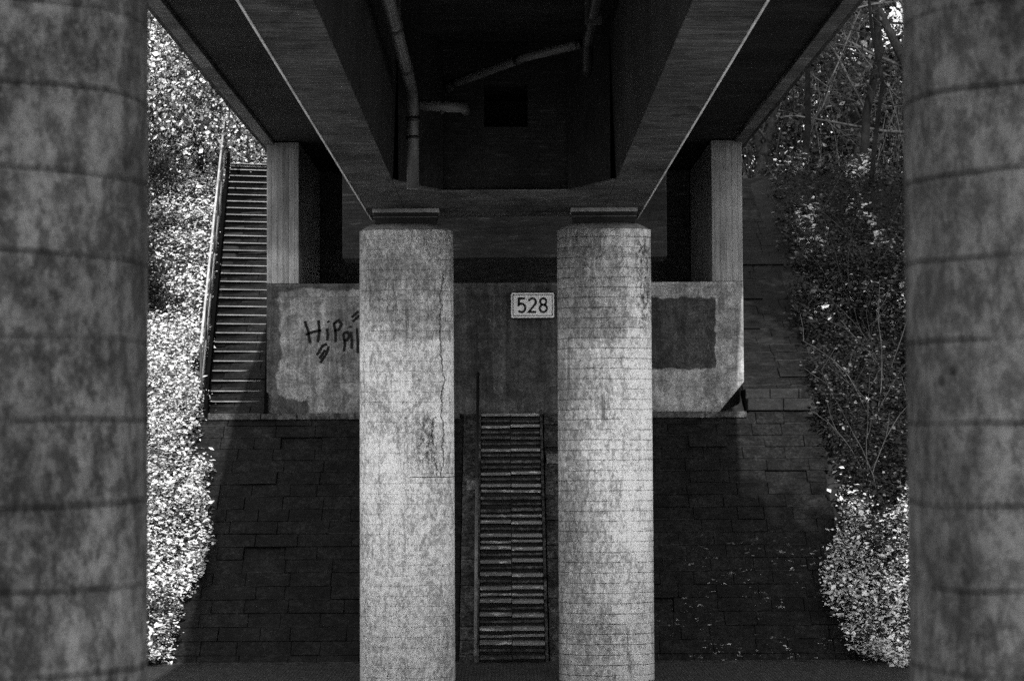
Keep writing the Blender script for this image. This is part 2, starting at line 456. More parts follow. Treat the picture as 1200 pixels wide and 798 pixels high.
def hill_h(x, y):
    a = abs(x)
    n = noise.noise(Vector((x*.5, y*.5, 3))) * .35 + noise.noise(Vector((x*1.6, y*1.6, 8))) * .12
    amp = min(1, max(0, (a - 4.5)/1.0))
    back = max(0, min(1, (y - 20.5)/1.5)) if a < 3.3 else 1
    z = P(y)
    if a < 4.7: z -= .14
    if y >= BASE: z += n*amp*min(1, (y-BASE)*.8+.1) + amp*.05
    if y > TOP: z += min(6, (y-TOP)*.12) * amp
    if a < 3.45: z = min(z, 7.4)
    return z
xs = sorted(set([round(-4.5 + i*.45, 3) for i in range(21)] + [s*(4.7 + i*.35) for i in range(20) for s in (1, -1)] + [s*(12 + i*6) for i in range(12) for s in (1, -1)]))
ys = [16.0, 16.3, 16.6] + [17 + i*.4 for i in range(25)] + [27.5 + i*2.5 for i in range(12)] + [60 + 12*i for i in range(6)]
hill = grid(xs, ys, hill_h).build('embankment', M['soil'], smooth=True); tag(hill, kind='structure')
ap = MB().box(-3.3, 3.3, 21.6, 90, 6.5, 7.9).build('approach_road', M['asphalt']); tag(ap, kind='structure')

# ------------------------------------------------------------------ masonry slope
def stone_slope():
    root = thing('stone_slope', (0, 16.3, 0), 'dark stone block slope rising from the pavement to the concrete abutment', 'stone wall')
    def blocks(mb, d0, z0, d1, z1, xa, xb, course, ragL=0, ragR=0, lo=.35, hi=.75, skip=None, seed=1):
        q = random.Random(seed)
        u = Vector((0, d1-d0, z1-z0)); Ls = u.length; u.normalize(); nrm = Vector((0, -u.z, u.y))
        nc = round(Ls/course); c = Ls/nc
        for j in range(nc):
            spans = [(xa + q.uniform(-ragL, ragL), xb + q.uniform(-ragR, ragR))]
            if skip: spans = [(spans[0][0], skip[0]), (skip[1], spans[0][1])]
            for (a, b) in spans:
                x = a
                while x < b - .02:
                    w = q.uniform(lo, hi)
                    if b - x - w < lo*.6: w = b - x
                    off = .006 + abs(q.gauss(0, .002)) + (.022 if q.random() < .04 else 0)
                    if q.random() < .012: off = -.02
                    gp = .002; s0 = j*c + gp; s1 = (j+1)*c - gp; X0 = x + gp; X1 = x + w - gp
                    O = Vector((0, d0, z0))
                    jt = lambda: q.uniform(-.003, .003)
                    base = [O + u*s + Vector((X, 0, 0)) - nrm*-(-.04) for X, s in ((X0, s0), (X1, s0), (X1, s1), (X0, s1))]
                    ch = .006
                    mid = [O + u*(s+jt()) + Vector((X+jt(), 0, 0)) + nrm*(off-.006) for X, s in ((X0, s0), (X1, s0), (X1, s1), (X0, s1))]
                    top = [O + u*(s+jt()) + Vector((X+jt(), 0, 0)) + nrm*(off+q.uniform(-.003, .003)) for X, s in ((X0+ch, s0+ch), (X1-ch, s0+ch), (X1-ch, s1-ch), (X0+ch, s1-ch))]
                    mb.add(base+mid+top, [(i, (i+1) % 4, 4+(i+1) % 4, 4+i) for i in range(4)] + [(4+i, 4+(i+1) % 4, 8+(i+1) % 4, 8+i) for i in range(4)] + [(8, 9, 10, 11)])
                    x += w
    for a, b, sd_ in ((-4.42, -.61, 3), (.79, 4.48, 4)):
        m = MB(); blocks(m, BASE, 0, MID, 3.27, a, b, .197, .05 if a < 0 else 0, 0 if a < 0 else .05, seed=sd_); m.build('masonry', M['stone'], root)
    for a, b, sd_ in ((-.605, -.40, 8), (.545, .78, 9)):
        m = MB(); blocks(m, BASE, 0, MID, 3.27, a, b, .197, lo=.2, hi=.3, seed=sd_); m.build('border_stones', M['stone_mid'], root)
    # upper strips beside the abutment
    m = MB(); blocks(m, MID+.02, 3.27, TOP, 7.89, 3.52, 4.95, .22, 0, .22, seed=5); m.build('upper_masonry', M['stone'], root)
    m = MB(); blocks(m, MID+.02, 3.27, TOP, 7.89, -4.9, -3.5, .22, .2, 0, seed=6); m.build('upper_masonry', M['mortar'], root)
    m = MB(); u = (MID-BASE, 3.27)
    m.prism([(-4.42, BASE+.04, 0), (-4.42, MID+.04, 3.26), (-4.42, MID+.3, 3.2), (-4.42, BASE+.3, -.2)], (8.9, 0, 0))
    m.prism([(3.5, MID+.08, 3.27), (3.5, TOP+.05, 7.88), (3.5, TOP+.3, 7.6), (3.5, MID+.3, 3.0)], (1.5, 0, 0))
    m.prism([(-4.95, MID+.08, 3.27), (-4.95, TOP+.05, 7.88), (-4.95, TOP+.3, 7.6), (-4.95, MID+.3, 3.0)], (1.45, 0, 0))
    m.build('mortar_bed', M['mortar'], root)
    m = MB(); x = 3.50
    for w in (.52, .46): m.box(x, x+w-.004, 18.50, 19.05, 3.30, 3.47); x += w
    x = 3.50
    for w in (.36, .42, .05): m.box(x, x+w-.004, 18.66, 19.2, 3.473, 3.62); x += w
    m.build('ledge_stones', M['stone'], root, bevel=.012)
    m = MB(); m2 = MB(); x = -4.40                       # coping along the top of the lower slope
    q = random.Random(2)
    while x < 3.48:
        w = q.uniform(.5, .9)
        if not (-.62 < x+w and x < .8) : (m if x < 0 else m2).box(x, min(x+w, 3.48)-.008, 18.42, 18.8, 3.20, 3.285 + q.uniform(0, .01))
        x += w
    m.build('coping', M['stone_mid'], root, bevel=.012); m2.build('coping', M['stone_mid'], root, bevel=.012)
    for bx_ in ((-.545, -.425, 17.76, 17.9, 2.2, 2.34), (.57, .78, 17.99, 18.15, 2.56, 2.70)):
        m = MB(); m.box(*bx_); tag(m.build('patched_stone', M['stone_pale'], root, bevel=.01), 'pale patched stone beside the steps')
    return root
stone_slope()

# ------------------------------------------------------------------ steps set in the slope
def slope_steps():
    root = thing('stone_stairs', (.07, 16.3, 0), 'narrow steep flight of stone slab steps between the two central columns', 'stairs')
    n = 20; q = random.Random(5)
    x0, x1, xm = -.345, .485, .07
    for i in range(n):
        z = (i+1)*3.27/n; d = BASE + i*(MID-BASE)/n
        m = MB()
        for (a, b) in ((x0, xm-.004), (xm+.004, x1)):
            dz = q.uniform(-.01, .01); dy = q.uniform(-.016, .012)
            m.box(a, b, d-.05+dy, d+.16, z-.040+dz, z+dz)
        m.build('tread', M['step_a'] if q.random() < .7 else M['step'], root, bevel=.006)
        m = MB()
        for (a, b) in ((x0, xm-.003), (xm+.003, x1)):
            dz = q.uniform(-.008, .008); dy = q.uniform(-.008, .008)
            m.box(a, b, d-.012+dy, d+.10, z-.122+dz, z-.088+dz)
        m.build('packing_slab', M['step_a'] if q.random() < .45 else M['stone_mid'], root, bevel=.005)
    m = MB()
    for i in range(n):
        z = (i+1)*3.27/n; d = BASE + i*(MID-BASE)/n
        m.box(x0, x1, d+.03, d+.2, z-.17, z-.05)
    m.build('risers', M['mortar'], root)
    for a in (x0-.045, x1+.008):
        m = MB(); m.prism([(a, BASE-.06, 0), (a, MID-.03, 3.33), (a, MID+.1, 3.3), (a, BASE+.1, -.05)], (.037, 0, 0))
        m.build('side_kerb', M['stone_mid'], root)
    return root
def step_mat():
    m = Mat('worn_step_edge')
    n = m.noise(5, .9, 1, 4, detail=6, rough=.75, off=2); f = m.noise(30, detail=6, rough=.8)
    v = (f * .6 + .6) * (m.isl * .6 + .7) * .17 + n.step(.54, .62) * .40
    return m.done(v, .7, f, .5, .01)
M['step_a'] = step_mat()
slope_steps()
hr = thing('handrail', (-.395, 16.2, 0), 'thin steel handrail pole beside the stone steps', 'handrail')
MB().tube([(-.395, 17.45, 2.37), (-.395, 18.5, 3.86)], .024, 8).build('rail', M['black'], hr, True)
MB().tube([(-.395, 16.2, .17), (-.395, 17.45, 2.37)], .022, 8).build('lower_rail', M['pole'], hr, True)
for d_, z_ in ((16.22, .2), (17.0, 1.58), (17.75, 2.79), (18.45, 3.79)):
    MB().tube([(-.395, d_, z_), (-.395, d_+.04, z_-.78 if z_ > .5 else 0)], .016, 8).build('post', M['steel_dark'], hr, True)

# ------------------------------------------------------------------ abutment
ab = thing('bridge_abutment', (0, 18.6, 3.2), 'wide grey concrete abutment with stained front wall below the bridge end', 'abutment')
m = MB(); m.prism([(-3.47, 18.6, 2.6), (3.10, 18.6, 2.6), (3.10, 18.6, 3.28), (3.47, 18.6, 3.72), (3.47, 18.6, 5.18), (-3.47, 18.6, 5.18)], (0, 2.0, 0)); m.build('front_wall', M['abut'], ab, bevel=.012)
m = MB(); m.prism([(3.11, 18.66, 2.9), (3.47, 18.9, 2.9), (3.47, 18.9, 3.70), (3.11, 18.66, 3.27)], (0, 1.0, 0)); m.build('corner_block', M['mortar'], ab)
for s in (-1, 1):
    x0, x1 = (-3.468, -3.0) if s < 0 else (3.02, 3.468)
    m = MB(); m.prism([(x0, 18.602, 5.184), (x1, 18.602, 5.184), (x1, 18.602, 7.25), (x0, 18.602, 7.25)], (0, 6.2, 0)); m.build('wing_pier', M['pier'], ab, bevel=.012)
MB().box(-3.0, 3.0, 20.7, 21.2, 5.0, 7.25).build('back_wall', M['void'], ab)
MB().box(-2.995, 3.0, 18.75, 20.6, 5.184, 5.19).build('bearing_shelf', M['void'], ab)

# graffiti
def graffiti():
    px = lambda x, y: ((x-592)*18.6/1500, EYE + (515-y)*18.6/1500)
    S = [[(357,375),(361,388),(363,401)],[(373,374),(374,387),(372,400)],[(358,391),(366,388),(376,386)],
         [(383,384),(384,392),(383,398)],[(384,375),(384.6,377)],
         [(391,377),(393,390),(393,400)],[(391,378),(397,374),(400,379),(397,385),(392,387)],
         [(402,390),(404,402),(403,411)],[(402,390),(407,388),(409,393),(406,398),(403,399)],
         [(411,388),(412,398),(412,408)],[(410,381),(411,383)],[(418,384),(419,400),(419,413)],
         [(412,371),(420,364)],[(413,376),(421,369)],[(371,415),(378,404),(383,402)],[(375,424),(382,414),(385,405)],[(374,419),(381,409)]]
    mb = MB()
    for st in S:
        pts = [px(*p) for p in st]
        # smooth the stroke a little
        out = []
        for i in range(len(pts)-1):
            for k in range(4):
                t = k/4; out.append((pts[i][0]*(1-t)+pts[i+1][0]*t, pts[i][1]*(1-t)+pts[i+1][1]*t))
        out.append(pts[-1]); ribbon(mb, out, .037, 18.597, .002)
    o = mb.build('graffiti', M['graffiti'], ab); tag(o, 'black hand sprayed graffiti letters')
graffiti()

# ------------------------------------------------------------------ number sign
sg = thing('number_sign', (.40, 18.55, 4.84), 'small rectangular white plate with black number 528 and dark rim', 'sign')
def rrect(cx, cz, w, h, r, y, t, mb):
    pts = []
    for (sx, sz, a0) in ((1,1,0), (-1,1,90), (-1,-1,180), (1,-1,270)):
        for k in range(5):
            a = R(a0 + k*22.5); pts.append((cx+sx*(w/2-r)+r*math.cos(a), y, cz+sz*(h/2-r)+r*math.sin(a)))
    mb.prism(pts[::-1], (0, -t, 0)); return mb
rrect(.40, 4.84, .655, .39, .03, 18.55, .03, MB()).build('backing_plate', M['black'], sg)
rrect(.40, 4.84, .625, .36, .022, 18.519, .004, MB()).build('white_rim', M['sign_white'], sg)
rrect(.40, 4.84, .575, .31, .012, 18.514, .003, MB()).build('inner_line', M['black'], sg)
rrect(.40, 4.84, .555, .29, .010, 18.510, .003, MB()).build('plate', M['sign_white'], sg)
def arc(cx, cz, rx, rz, a0, a1, n=14): return [(cx+rx*math.cos(R(a0+(a1-a0)*i/n)), cz+rz*math.sin(R(a0+(a1-a0)*i/n))) for i in range(n+1)]
D = []
c = .24; z = 4.84; w = .05; h = .098
D.append([(c+w, z+h), (c-w*.75, z+h), (c-w*.85, z+.012)]); D.append([(c-w*.85, z+.012)] + arc(c-.002, z-.038, .055, .062, 140, -140, 18))
c = .395; D.append(arc(c, z+.045, .05, .055, 165, -30, 14) + [(c-.052, z-h), (c-.05, z-h), (c+.055, z-h)])
c = .555; D.append(arc(c, z+.052, .044, .048, 0, 360, 24)); D.append(arc(c, z-.047, .052, .053, 0, 360, 24))
for k, grp in enumerate(((0, 1), (2,), (3, 4))):
    mb = MB()
    for i in grp: ribbon(mb, D[i], .031, 18.506, .002)
    mb.build('digit', M['black'], sg)
for sx in (-1, 1):
    MB().box(.40+sx*.2-.02, .40+sx*.2+.02, 18.55, 18.602, 4.70, 4.98).build('bracket', M['steel_dark'], sg)

# ------------------------------------------------------------------ bridge
D0, D1 = -2.6, 21.3
br = thing('bridge_deck', (0, 8, 5.6), 'dark underside of a concrete girder bridge with two long beams and overhanging edges', 'bridge')
SL = 7.27
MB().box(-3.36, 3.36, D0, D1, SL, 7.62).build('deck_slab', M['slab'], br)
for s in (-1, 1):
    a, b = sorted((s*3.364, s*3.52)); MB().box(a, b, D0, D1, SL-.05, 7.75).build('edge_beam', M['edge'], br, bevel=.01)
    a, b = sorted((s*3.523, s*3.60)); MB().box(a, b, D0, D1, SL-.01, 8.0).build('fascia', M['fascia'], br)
ZB = 5.62
for s in (-1, 1):
    # girder: soffit plate carries its own board marks, web above
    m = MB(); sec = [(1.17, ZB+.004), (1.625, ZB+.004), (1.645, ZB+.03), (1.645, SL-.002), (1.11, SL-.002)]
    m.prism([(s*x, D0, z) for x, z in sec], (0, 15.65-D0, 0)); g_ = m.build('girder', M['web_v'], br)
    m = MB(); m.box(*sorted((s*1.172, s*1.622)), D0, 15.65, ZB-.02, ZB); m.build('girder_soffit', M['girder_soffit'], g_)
    m = MB(); m.box(*sorted((s*1.626, s*1.640)), D0, 15.64, ZB-.028, ZB+.002); m.build('edge_highlight', M['streak'], g_)  # added pale strip, a painted highlight along the girder edge
# cross beam between the girders, haunched in plan
m = MB(); m.prism([(-1.168, 13.3, ZB), (-.67, 13.9, ZB), (.69, 13.9, ZB), (1.168, 13.3, ZB), (1.168, 15.5, ZB), (-1.168, 15.5, ZB)], (0, 0, -.018))
cbm = MB(); cbm.prism([(-1.11, 13.34, ZB+.004), (-.67, 13.9, ZB+.004), (-.67, 15.4, ZB+.004), (-1.11, 15.4, ZB+.004)], (0, 0, SL-ZB-.01))
cbm.prism([(1.11, 13.34, ZB+.004), (.69, 13.9, ZB+.004), (.69, 15.4, ZB+.004), (1.11, 15.4, ZB+.004)], (0, 0, SL-ZB-.01))
hx0, hx1, hz0, hz1 = -.22, .26, 6.33, 6.80
F = 14.0
for (a, b, c_, d_) in ((-.668, hx0, ZB+.004, SL-.006), (hx1, .688, ZB+.004, SL-.006), (hx0, hx1, ZB+.004, hz0), (hx0, hx1, hz1, SL-.006)):
    cbm.box(a, b, F, 15.3, c_, d_)
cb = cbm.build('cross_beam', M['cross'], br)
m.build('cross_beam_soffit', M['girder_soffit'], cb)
MB().box(hx0, hx1, 14.7, 14.75, hz0, hz1).build('opening_back', M['pad_and_shade'], cb)
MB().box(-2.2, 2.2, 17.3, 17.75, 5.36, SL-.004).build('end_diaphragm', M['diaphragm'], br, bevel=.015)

# columns
def make_column(x, y, label, mat, ang=0):
    root = thing('bridge_column', (x, y, 0), label, 'column', 'oval concrete columns under the bridge')
    m = MB(); m.lathe(x, y, [(.556, .306, -.1), (.55, .30, 5.345)]); m.build('shaft', mat, root, True)
    m = MB(); m.lathe(x, y, [(.548, .298, 5.347), (.43, .20, 5.415), (.42, .19, 5.42)]); m.build('cap', mat_cap, root, True)
    xb = x + (.0 if abs(x) > 1.2 else 0) - math.copysign(.0, x)
    bm_ = MB(); bm_.box(x-.39, x+.39, y-.11, y+.11, 5.552, 5.60); b = bm_.build('bearing', M['bearing'], root, bevel=.006)
    MB().box(x-.36, x+.36, y-.09, y+.09, 5.421, 5.49).build('bearing_pad', M['pad_and_shade'], b)
    MB().box(x-.375, x+.375, y-.10, y+.10, 5.493, 5.505).build('bearing_pad', M['steel_dark'], b)
    MB().box(x-.37, x+.37, y-.095, y+.095, 5.508, 5.549).build('bearing_pad', M['pad_and_shade'], b)
    return root
mat_cap = plain('cap_concrete', .12, .6, 10)
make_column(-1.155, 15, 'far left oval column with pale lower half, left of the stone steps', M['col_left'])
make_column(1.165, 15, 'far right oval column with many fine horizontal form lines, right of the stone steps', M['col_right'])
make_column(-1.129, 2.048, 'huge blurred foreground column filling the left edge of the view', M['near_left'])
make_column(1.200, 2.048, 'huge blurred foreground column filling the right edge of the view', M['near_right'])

# pipes
def pipe(label, pts, rad, collars, parts=None):
    root = thing('drain_pipe', pts[0], label, 'pipe')
    MB().tube(pts, rad, 16).build('pipe_run', M['pipe'], root, True)
    for (a, b) in collars:
        MB().tube([a, b], rad*1.16, 16).build('collar', M['pipe_band'], root, True)
    return root
def bend(a, b, c, n=6):
    a, b, c = map(Vector, (a, b, c)); return [tuple((1-t)**2*a + 2*t*(1-t)*b + t*t*c) for t in [i/n for i in range(n+1)]]
X = -.935
pts = [(X, -2.4, 6.55), (X, 12.75, 6.44)] + bend((X, 12.8, 6.44), (X, 13.02, 6.42), (X, 13.03, 6.2)) + [(X, 13.03, 5.46)]
cl = [((X, y, 6.44+(12.75-y)*.0075), (X, y+.06, 6.44+(12.75-y)*.0075)) for y in (3.5, 5.5, 7.5, 9.3, 10.9, 12.1)]
cl += [((X, 13.03, 6.2), (X, 13.03, 6.15)), ((X, 13.03, 6.0), (X, 13.03, 5.97)), ((X, 13.03, 6.36), (X, 13.03, 6.42))]
for_h = (4.2, 6.6, 9.0, 11.4)
r1 = pipe('long grey drain pipe along the left girder, bending down past the cross beam', pts, .062, cl)
for y_ in for_h: MB().box(X-.012, X+.012, y_, y_+.02, 6.5, 7.266).build('hanger', M['steel_dark'], r1)
MB().tube([(X+.02, 13.03, 6.33), (-.50, 13.04, 6.30), (-.44, 13.07, 6.31), (-.42, 13.13, 6.32), (-.42, 14.02, 6.50)], .055, 14).build('branch', M['pipe'], r1, True)
MB().tube([(-.66, 13.05, 6.305), (-.62, 13.055, 6.302)], .068, 14).build('collar', M['pipe_band'], r1, True)
pts = [(-.60, 14.02, 6.74), (-.59, 13.88, 6.75), (-.55, 13.82, 6.76), (.12, 13.4, 6.88), (.22, 13.33, 6.90), (.80, 13.12, 6.97)]
r2 = pipe('thinner grey pipe slanting across the dark bay to the right girder', pts, .048, [((-.53, 13.81, 6.765), (-.49, 13.785, 6.772)), ((.13, 13.394, 6.882), (.19, 13.357, 6.892)), ((.76, 13.134, 6.966), (.81, 13.116, 6.971))])
MB().tube([(.86, 13.2, 6.70), (.86, 13.1, 6.74), (.86, 13.0, 6.96), (.86, -2.4, 7.06)], .055, 14).build('main_run', M['pipe_band'], r2, True)
for y_ in (12.2, 10.9, 9.4):
    MB().box(.78, .94, y_, y_+.03, 6.88, 7.266).build('hanger', M['steel_dark'], r2)

# ------------------------------------------------------------------ metal staircase on the left bank
def metal_stairs():
    A = Vector((-3.90, 18.55, 3.32)); B = Vector((-4.95, 24.9, 8.30))
    root = thing('metal_stairs', A, 'long open steel staircase climbing the bank left of the abutment', 'stairs')
    run = (B - A); h = Vector((run.x, run.y, 0)).normalized(); side = Vector((h.y, -h.x, 0))   # to the right
    W = .40; n = 31
    tr = None
    for i in range(n):
        c = A + run*((i+1)/n)
        if tr is None:
            m = MB(); 
            p = [c - side*(W-.012) - h*.02, c + side*(W-.012) - h*.02, c + side*(W-.012) + h*.24, c - side*(W-.012) + h*.24]
            m.prism([q - Vector((0,0,.012)) for q in p], (0, 0, .012)); m.prism([q - Vector((0,0,.014)) for q in (p[0]+h*.02, p[1]+h*.02, p[1]+h*.03, p[0]+h*.03)], (0,0,-.165)); tr = m.build('tread', M['tread_dark'], root); first = c
            m = MB(); m.prism([c - side*(W-.012) - h*.024 - Vector((0,0,.013)), c + side*(W-.012) - h*.024 - Vector((0,0,.013)), c + side*(W-.012) - h*.024 + Vector((0,0,.003)), c - side*(W-.012) - h*.024 + Vector((0,0,.003))], h*.004)
            nos = m.build('nosing', M['tread'], tr); nos.location = -Vector(tr.location)
        else:
            o = tr.copy(); col.objects.link(o); o.parent = root; o.location = ((c - first).x, (c - first).y*K, (c - first).z)
            k_ = nos.copy(); col.objects.link(k_); k_.parent = o
    MB().prism([A - side*W + Vector((0,0,-.1)), A + side*W + Vector((0,0,-.1)), B + side*W + Vector((0,0,-.1)) , B - side*W + Vector((0,0,-.1))], (0,0,-.02)).build('backing_plate', M['pad_and_shade'], root)  # dark sheet standing in for the shade under the open treads
    for s in (-1, 1):
        o = side*W*s
        a = A + o + Vector((0,0,-.08)) - h*.1; b = B + o + Vector((0,0,-.08))
        m = MB(); m.prism([a, a + Vector((0,0,.30)), b + Vector((0,0,.30)), b], side*(s*.05)); m.build('stringer', M['tread_dark'], root)
        m = MB(); q = a + side*s*.10
        m.tube([q + Vector((0,0,.30)), b + side*s*.10 + Vector((0,0,.30))], .02, 6)
        if s < 0: m.build('lower_rail', M['steel'], root, True)
    L = lambda t, hgt, e=.10: A + run*t - side*(W+e) + Vector((0,0,hgt))
    for hh, rr, mt_ in ((.98, .019, 'steel'), (.52, .014, 'steel_dark')):
        MB().tube([L(0, hh), L(1, hh), L(1, hh) + h*1.6], rr, 8).build('handrail', M[mt_], root, True)
    for k in range(7):
        t = k/6; MB().tube([L(t, -.1), L(t, .98)], .018, 6).build('post', M['steel_dark'], root, True)
    # landing and its guard rail
    m = MB(); p = [B - side*W, B + side*1.0, B + side*1.0 + h*1.6, B - side*W + h*1.6]; m.prism([q + Vector((0,0,-.06)) for q in p], (0,0,.06)); m.build('landing', M['steel'], root)
    for hh in (.98, .52):
        MB().tube([B - side*W + h*1.55 + Vector((0,0,hh)), B + side*1.0 + h*1.55 + Vector((0,0,hh))], .02, 8).build('handrail', M['steel'], root, True)
    for e in (-.1, .35, .8):
        q = B + side*e + h*1.55; MB().tube([q, q + Vector((0,0,1.0))], .035, 6).build('post', M['steel_dark'], root, True)
    return root
metal_stairs()
# guard rail on the bridge edge seen past the landing
gr = thing('guard_rail', (-3.56, 22, 7.9), 'steel guard rail at the top of the bank beside the metal stairs', 'railing')
for hh in (.35, .7, 1.0): MB().tube([(-3.75, 21.5, 7.95+hh), (-4.1, 30, 8.3+hh)], .025, 8).build('rail', M['steel'], gr, True)
for k in range(5): 
    y = 21.5 + k*2.1; x = -3.75 - k*.087; MB().tube([(x, y, 7.7), (x, y, 8.98+k*.08)], .03, 6).build('post', M['steel'], gr, True)

# ------------------------------------------------------------------ vegetation
def leaves(name, P_, N_, size, mat, parent=None, jitter=.7, seed=0, aspect=.6, metric=False):
    """P_: positions (n,3), N_: preferred normals"""
    r = np.random.default_rng(seed); n = len(P_); P_ = np.array(P_, dtype=float)
    if not metric: P_[:, 1] *= K
    Nn = N_ + r.normal(0, jitter, (n, 3)); Nn /= np.linalg.norm(Nn, axis=1)[:, None]
    t = np.cross(Nn, r.normal(0, 1, (n, 3))); t /= np.linalg.norm(t, axis=1)[:, None]
    b = np.cross(Nn, t); s = size * np.clip(r.lognormal(-.1, .42, (n, 1)), .35, 2.2)
    off = np.array(parent_loc(parent)) if parent else np.zeros(3)
    c = P_ - off
    v = np.stack([c - t*s*.5, c + b*s*aspect*.5 + Nn*s*.08, c + t*s*.5, c - b*s*aspect*.5 + Nn*s*.08], 1).reshape(-1, 3)
    me = bpy.data.meshes.new(name)
    me.vertices.add(4*n); me.vertices.foreach_set('co', v.ravel())
    me.loops.add(4*n); me.loops.foreach_set('vertex_index', np.arange(4*n, dtype=np.int32))
    me.polygons.add(n); me.polygons.foreach_set('loop_start', np.arange(0, 4*n, 4, dtype=np.int32)); me.polygons.foreach_set('loop_total', np.full(n, 4, dtype=np.int32))
    me.update(calc_edges=True); me.materials.append(mat)
    o = bpy.data.objects.new(name, me); col.objects.link(o)
    if parent: o.parent = parent
    return o

def cover(name, xa, xb, ya, yb, n, size, mat, seed, edge=None, thick=.16, clump=.5, keep=None, jitter=.36, aspect=.65):
    r = np.random.default_rng(seed); out = []
    while len(out) < n:
        x = r.uniform(xa, xb); y = r.uniform(ya, yb)
        if edge and not edge(x, y, r): continue
        c = noise.noise(Vector((x*1.7, y*1.7, seed)))
        if c < -.25 and r.random() < clump: continue
        if keep and not keep(x, y, r): continue
        z = hill_h(x, y) if y >= BASE else max(0, .02)
        h = abs(r.normal(0, thick)) * (1 + c)
        if abs(x) < 4.7: z += .17
        out.append((x, y - h*.6, z + h*.7 + .02))
    Pn = np.array(out); Nn = np.tile(np.array([0, -.25, 1]), (n, 1))
    return leaves(name, Pn, Nn, size, mat, None, jitter, seed, aspect)

def rag(x, y): return .28*noise.noise(Vector((y*1.9, 4.2, 0))) + .16*noise.noise(Vector((y*6, 1.2, 0)))
def edge_left(x, y, r): return x < -4.36 + .34*math.exp(-((y-17.5)/.55)**2) + 1.2*rag(x, y) + (0 if y < 18.5 else -(y-18.5)*.17 - .12) + r.normal(0, .05)
tag(cover('ground_cover', -9.5, -3.9, 15.9, 25.5, 80000, .055, M['leaf_bright'], 1, edge_left), kind='stuff')
tag(cover('ground_cover', -6.5, -4.0, 15.9, 20.5, 62000, .048, M['leaf_bright'], 2, edge_left), kind='stuff')
def edge_right(x, y, r):
    lim = 4.50 - .26*math.exp(-((y-16.9)/.4)**2) + rag(x, y+30) + (0 if y < 18.5 else (y-18.5)*.09) + r.normal(0, .06)
    return x > lim
tag(cover('ivy', 4.2, 10, 15.95, 25.5, 60000, .06, M['leaf_dark'], 3, edge_right, .18), kind='stuff')
tag(cover('ivy', 4.2, 6.6, 17.5, 22, 24000, .05, M['leaf_dark'], 5, edge_right, .2), kind='stuff')
def lowpatch(x, y, r):
    z = hill_h(x, y); return z < 1.95 + .25*noise.noise(Vector((x*3, y*3, 0))) and edge_right(x+.04, y, r)
tag(cover('ground_cover', 4.1, 8, 15.7, 17.8, 38000, .05, M['leaf_bright'], 4, lowpatch, .2), kind='stuff')  # sun patch helped by pale leaves against the dark ivy
def glints(x, y, r): return edge_right(x-.3, y, r) and noise.noise(Vector((x*1.1, y*1.1, 5))) > .12
tag(cover('ivy', 4.5, 8, 20.2, 25.0, 2200, .08, M['leaf_bright'], 6, glints, .22), kind='stuff')  # pale leaves stand in for light glinting on the ivy

def grow(seed, base, height, r0, lean=(0, 0), levels=4, kids=5, spread=.9, first=.25, gnarl=.12, droop=0.0, short=1.0):
    """returns trunk MB, branch MB, tips"""
    q = random.Random(seed); trunk, twigs, tips = MB(True), MB(True), []
    base = (base[0], base[1]*K, base[2])
    def seg(p, d, length, r, lvl):
        n = 7 if lvl == 0 else 4; pts = [p.copy()]; rads = [r]
        for i in range(n):
            d = (d + Vector((q.gauss(0, gnarl), q.gauss(0, gnarl), q.gauss(0, gnarl) - droop*lvl))).normalized()
            p = p + d*length/n; pts.append(p.copy()); rads.append(max(.003, r*(1 - .8*(i+1)/n)))
        (trunk if lvl == 0 else twigs).tube(pts, rads, 8 if lvl == 0 else (5 if lvl == 1 else 3), cap=False)
        if lvl >= 1: tips.extend(pts[1:])
        if lvl < levels:
            k = kids + (3 if lvl == 0 else 0)
            for j in range(k):
                t = first + (1-first)*(j + q.random())/k if lvl == 0 else q.uniform(.2, 1)
                idx = min(len(pts)-2, int(t*n)); fr = t*n - idx
                pp = pts[idx].lerp(pts[idx+1], min(1, fr)); rr = rads[idx]*(.42 if lvl == 0 else .55)
                ax = Vector((q.gauss(0, 1), q.gauss(0, 1), q.gauss(0, .35)))
                dd = (d*.7 + ax.normalized()*spread).normalized()
                seg(pp, dd, length*q.uniform(.35, .6)*(short if lvl == 0 else 1), rr, lvl+1)
    seg(Vector(base), Vector((lean[0], lean[1], 1)).normalized(), height, r0, 0)
    return trunk, twigs, tips

def tree(name, label, cat, base, height, r0, seed, bark, leafmat=None, nleaf=0, lsize=.1, group=None, twig=None, lj=.9, lspread=.2, **kw):
    root = thing(name, base, label, cat, group)
    tr, tw, tips = grow(seed, base, height, r0, **kw)
    tr.build('trunk', bark, root, True)
    if nleaf:
        b = tw.build('branches', twig or bark, root, True)
        r = np.random.default_rng(seed); T = np.array(tips); idx = r.integers(0, len(T), nleaf)
        Pn = T[idx] + r.normal(0, lspread, (nleaf, 3))
        leaves('crown', Pn, np.tile(np.array([0, -.3, .8]), (nleaf, 1)), lsize, leafmat, root, lj, seed, .6, True)
    else:
        tw.build('crown', twig or bark, root, True)
    return root

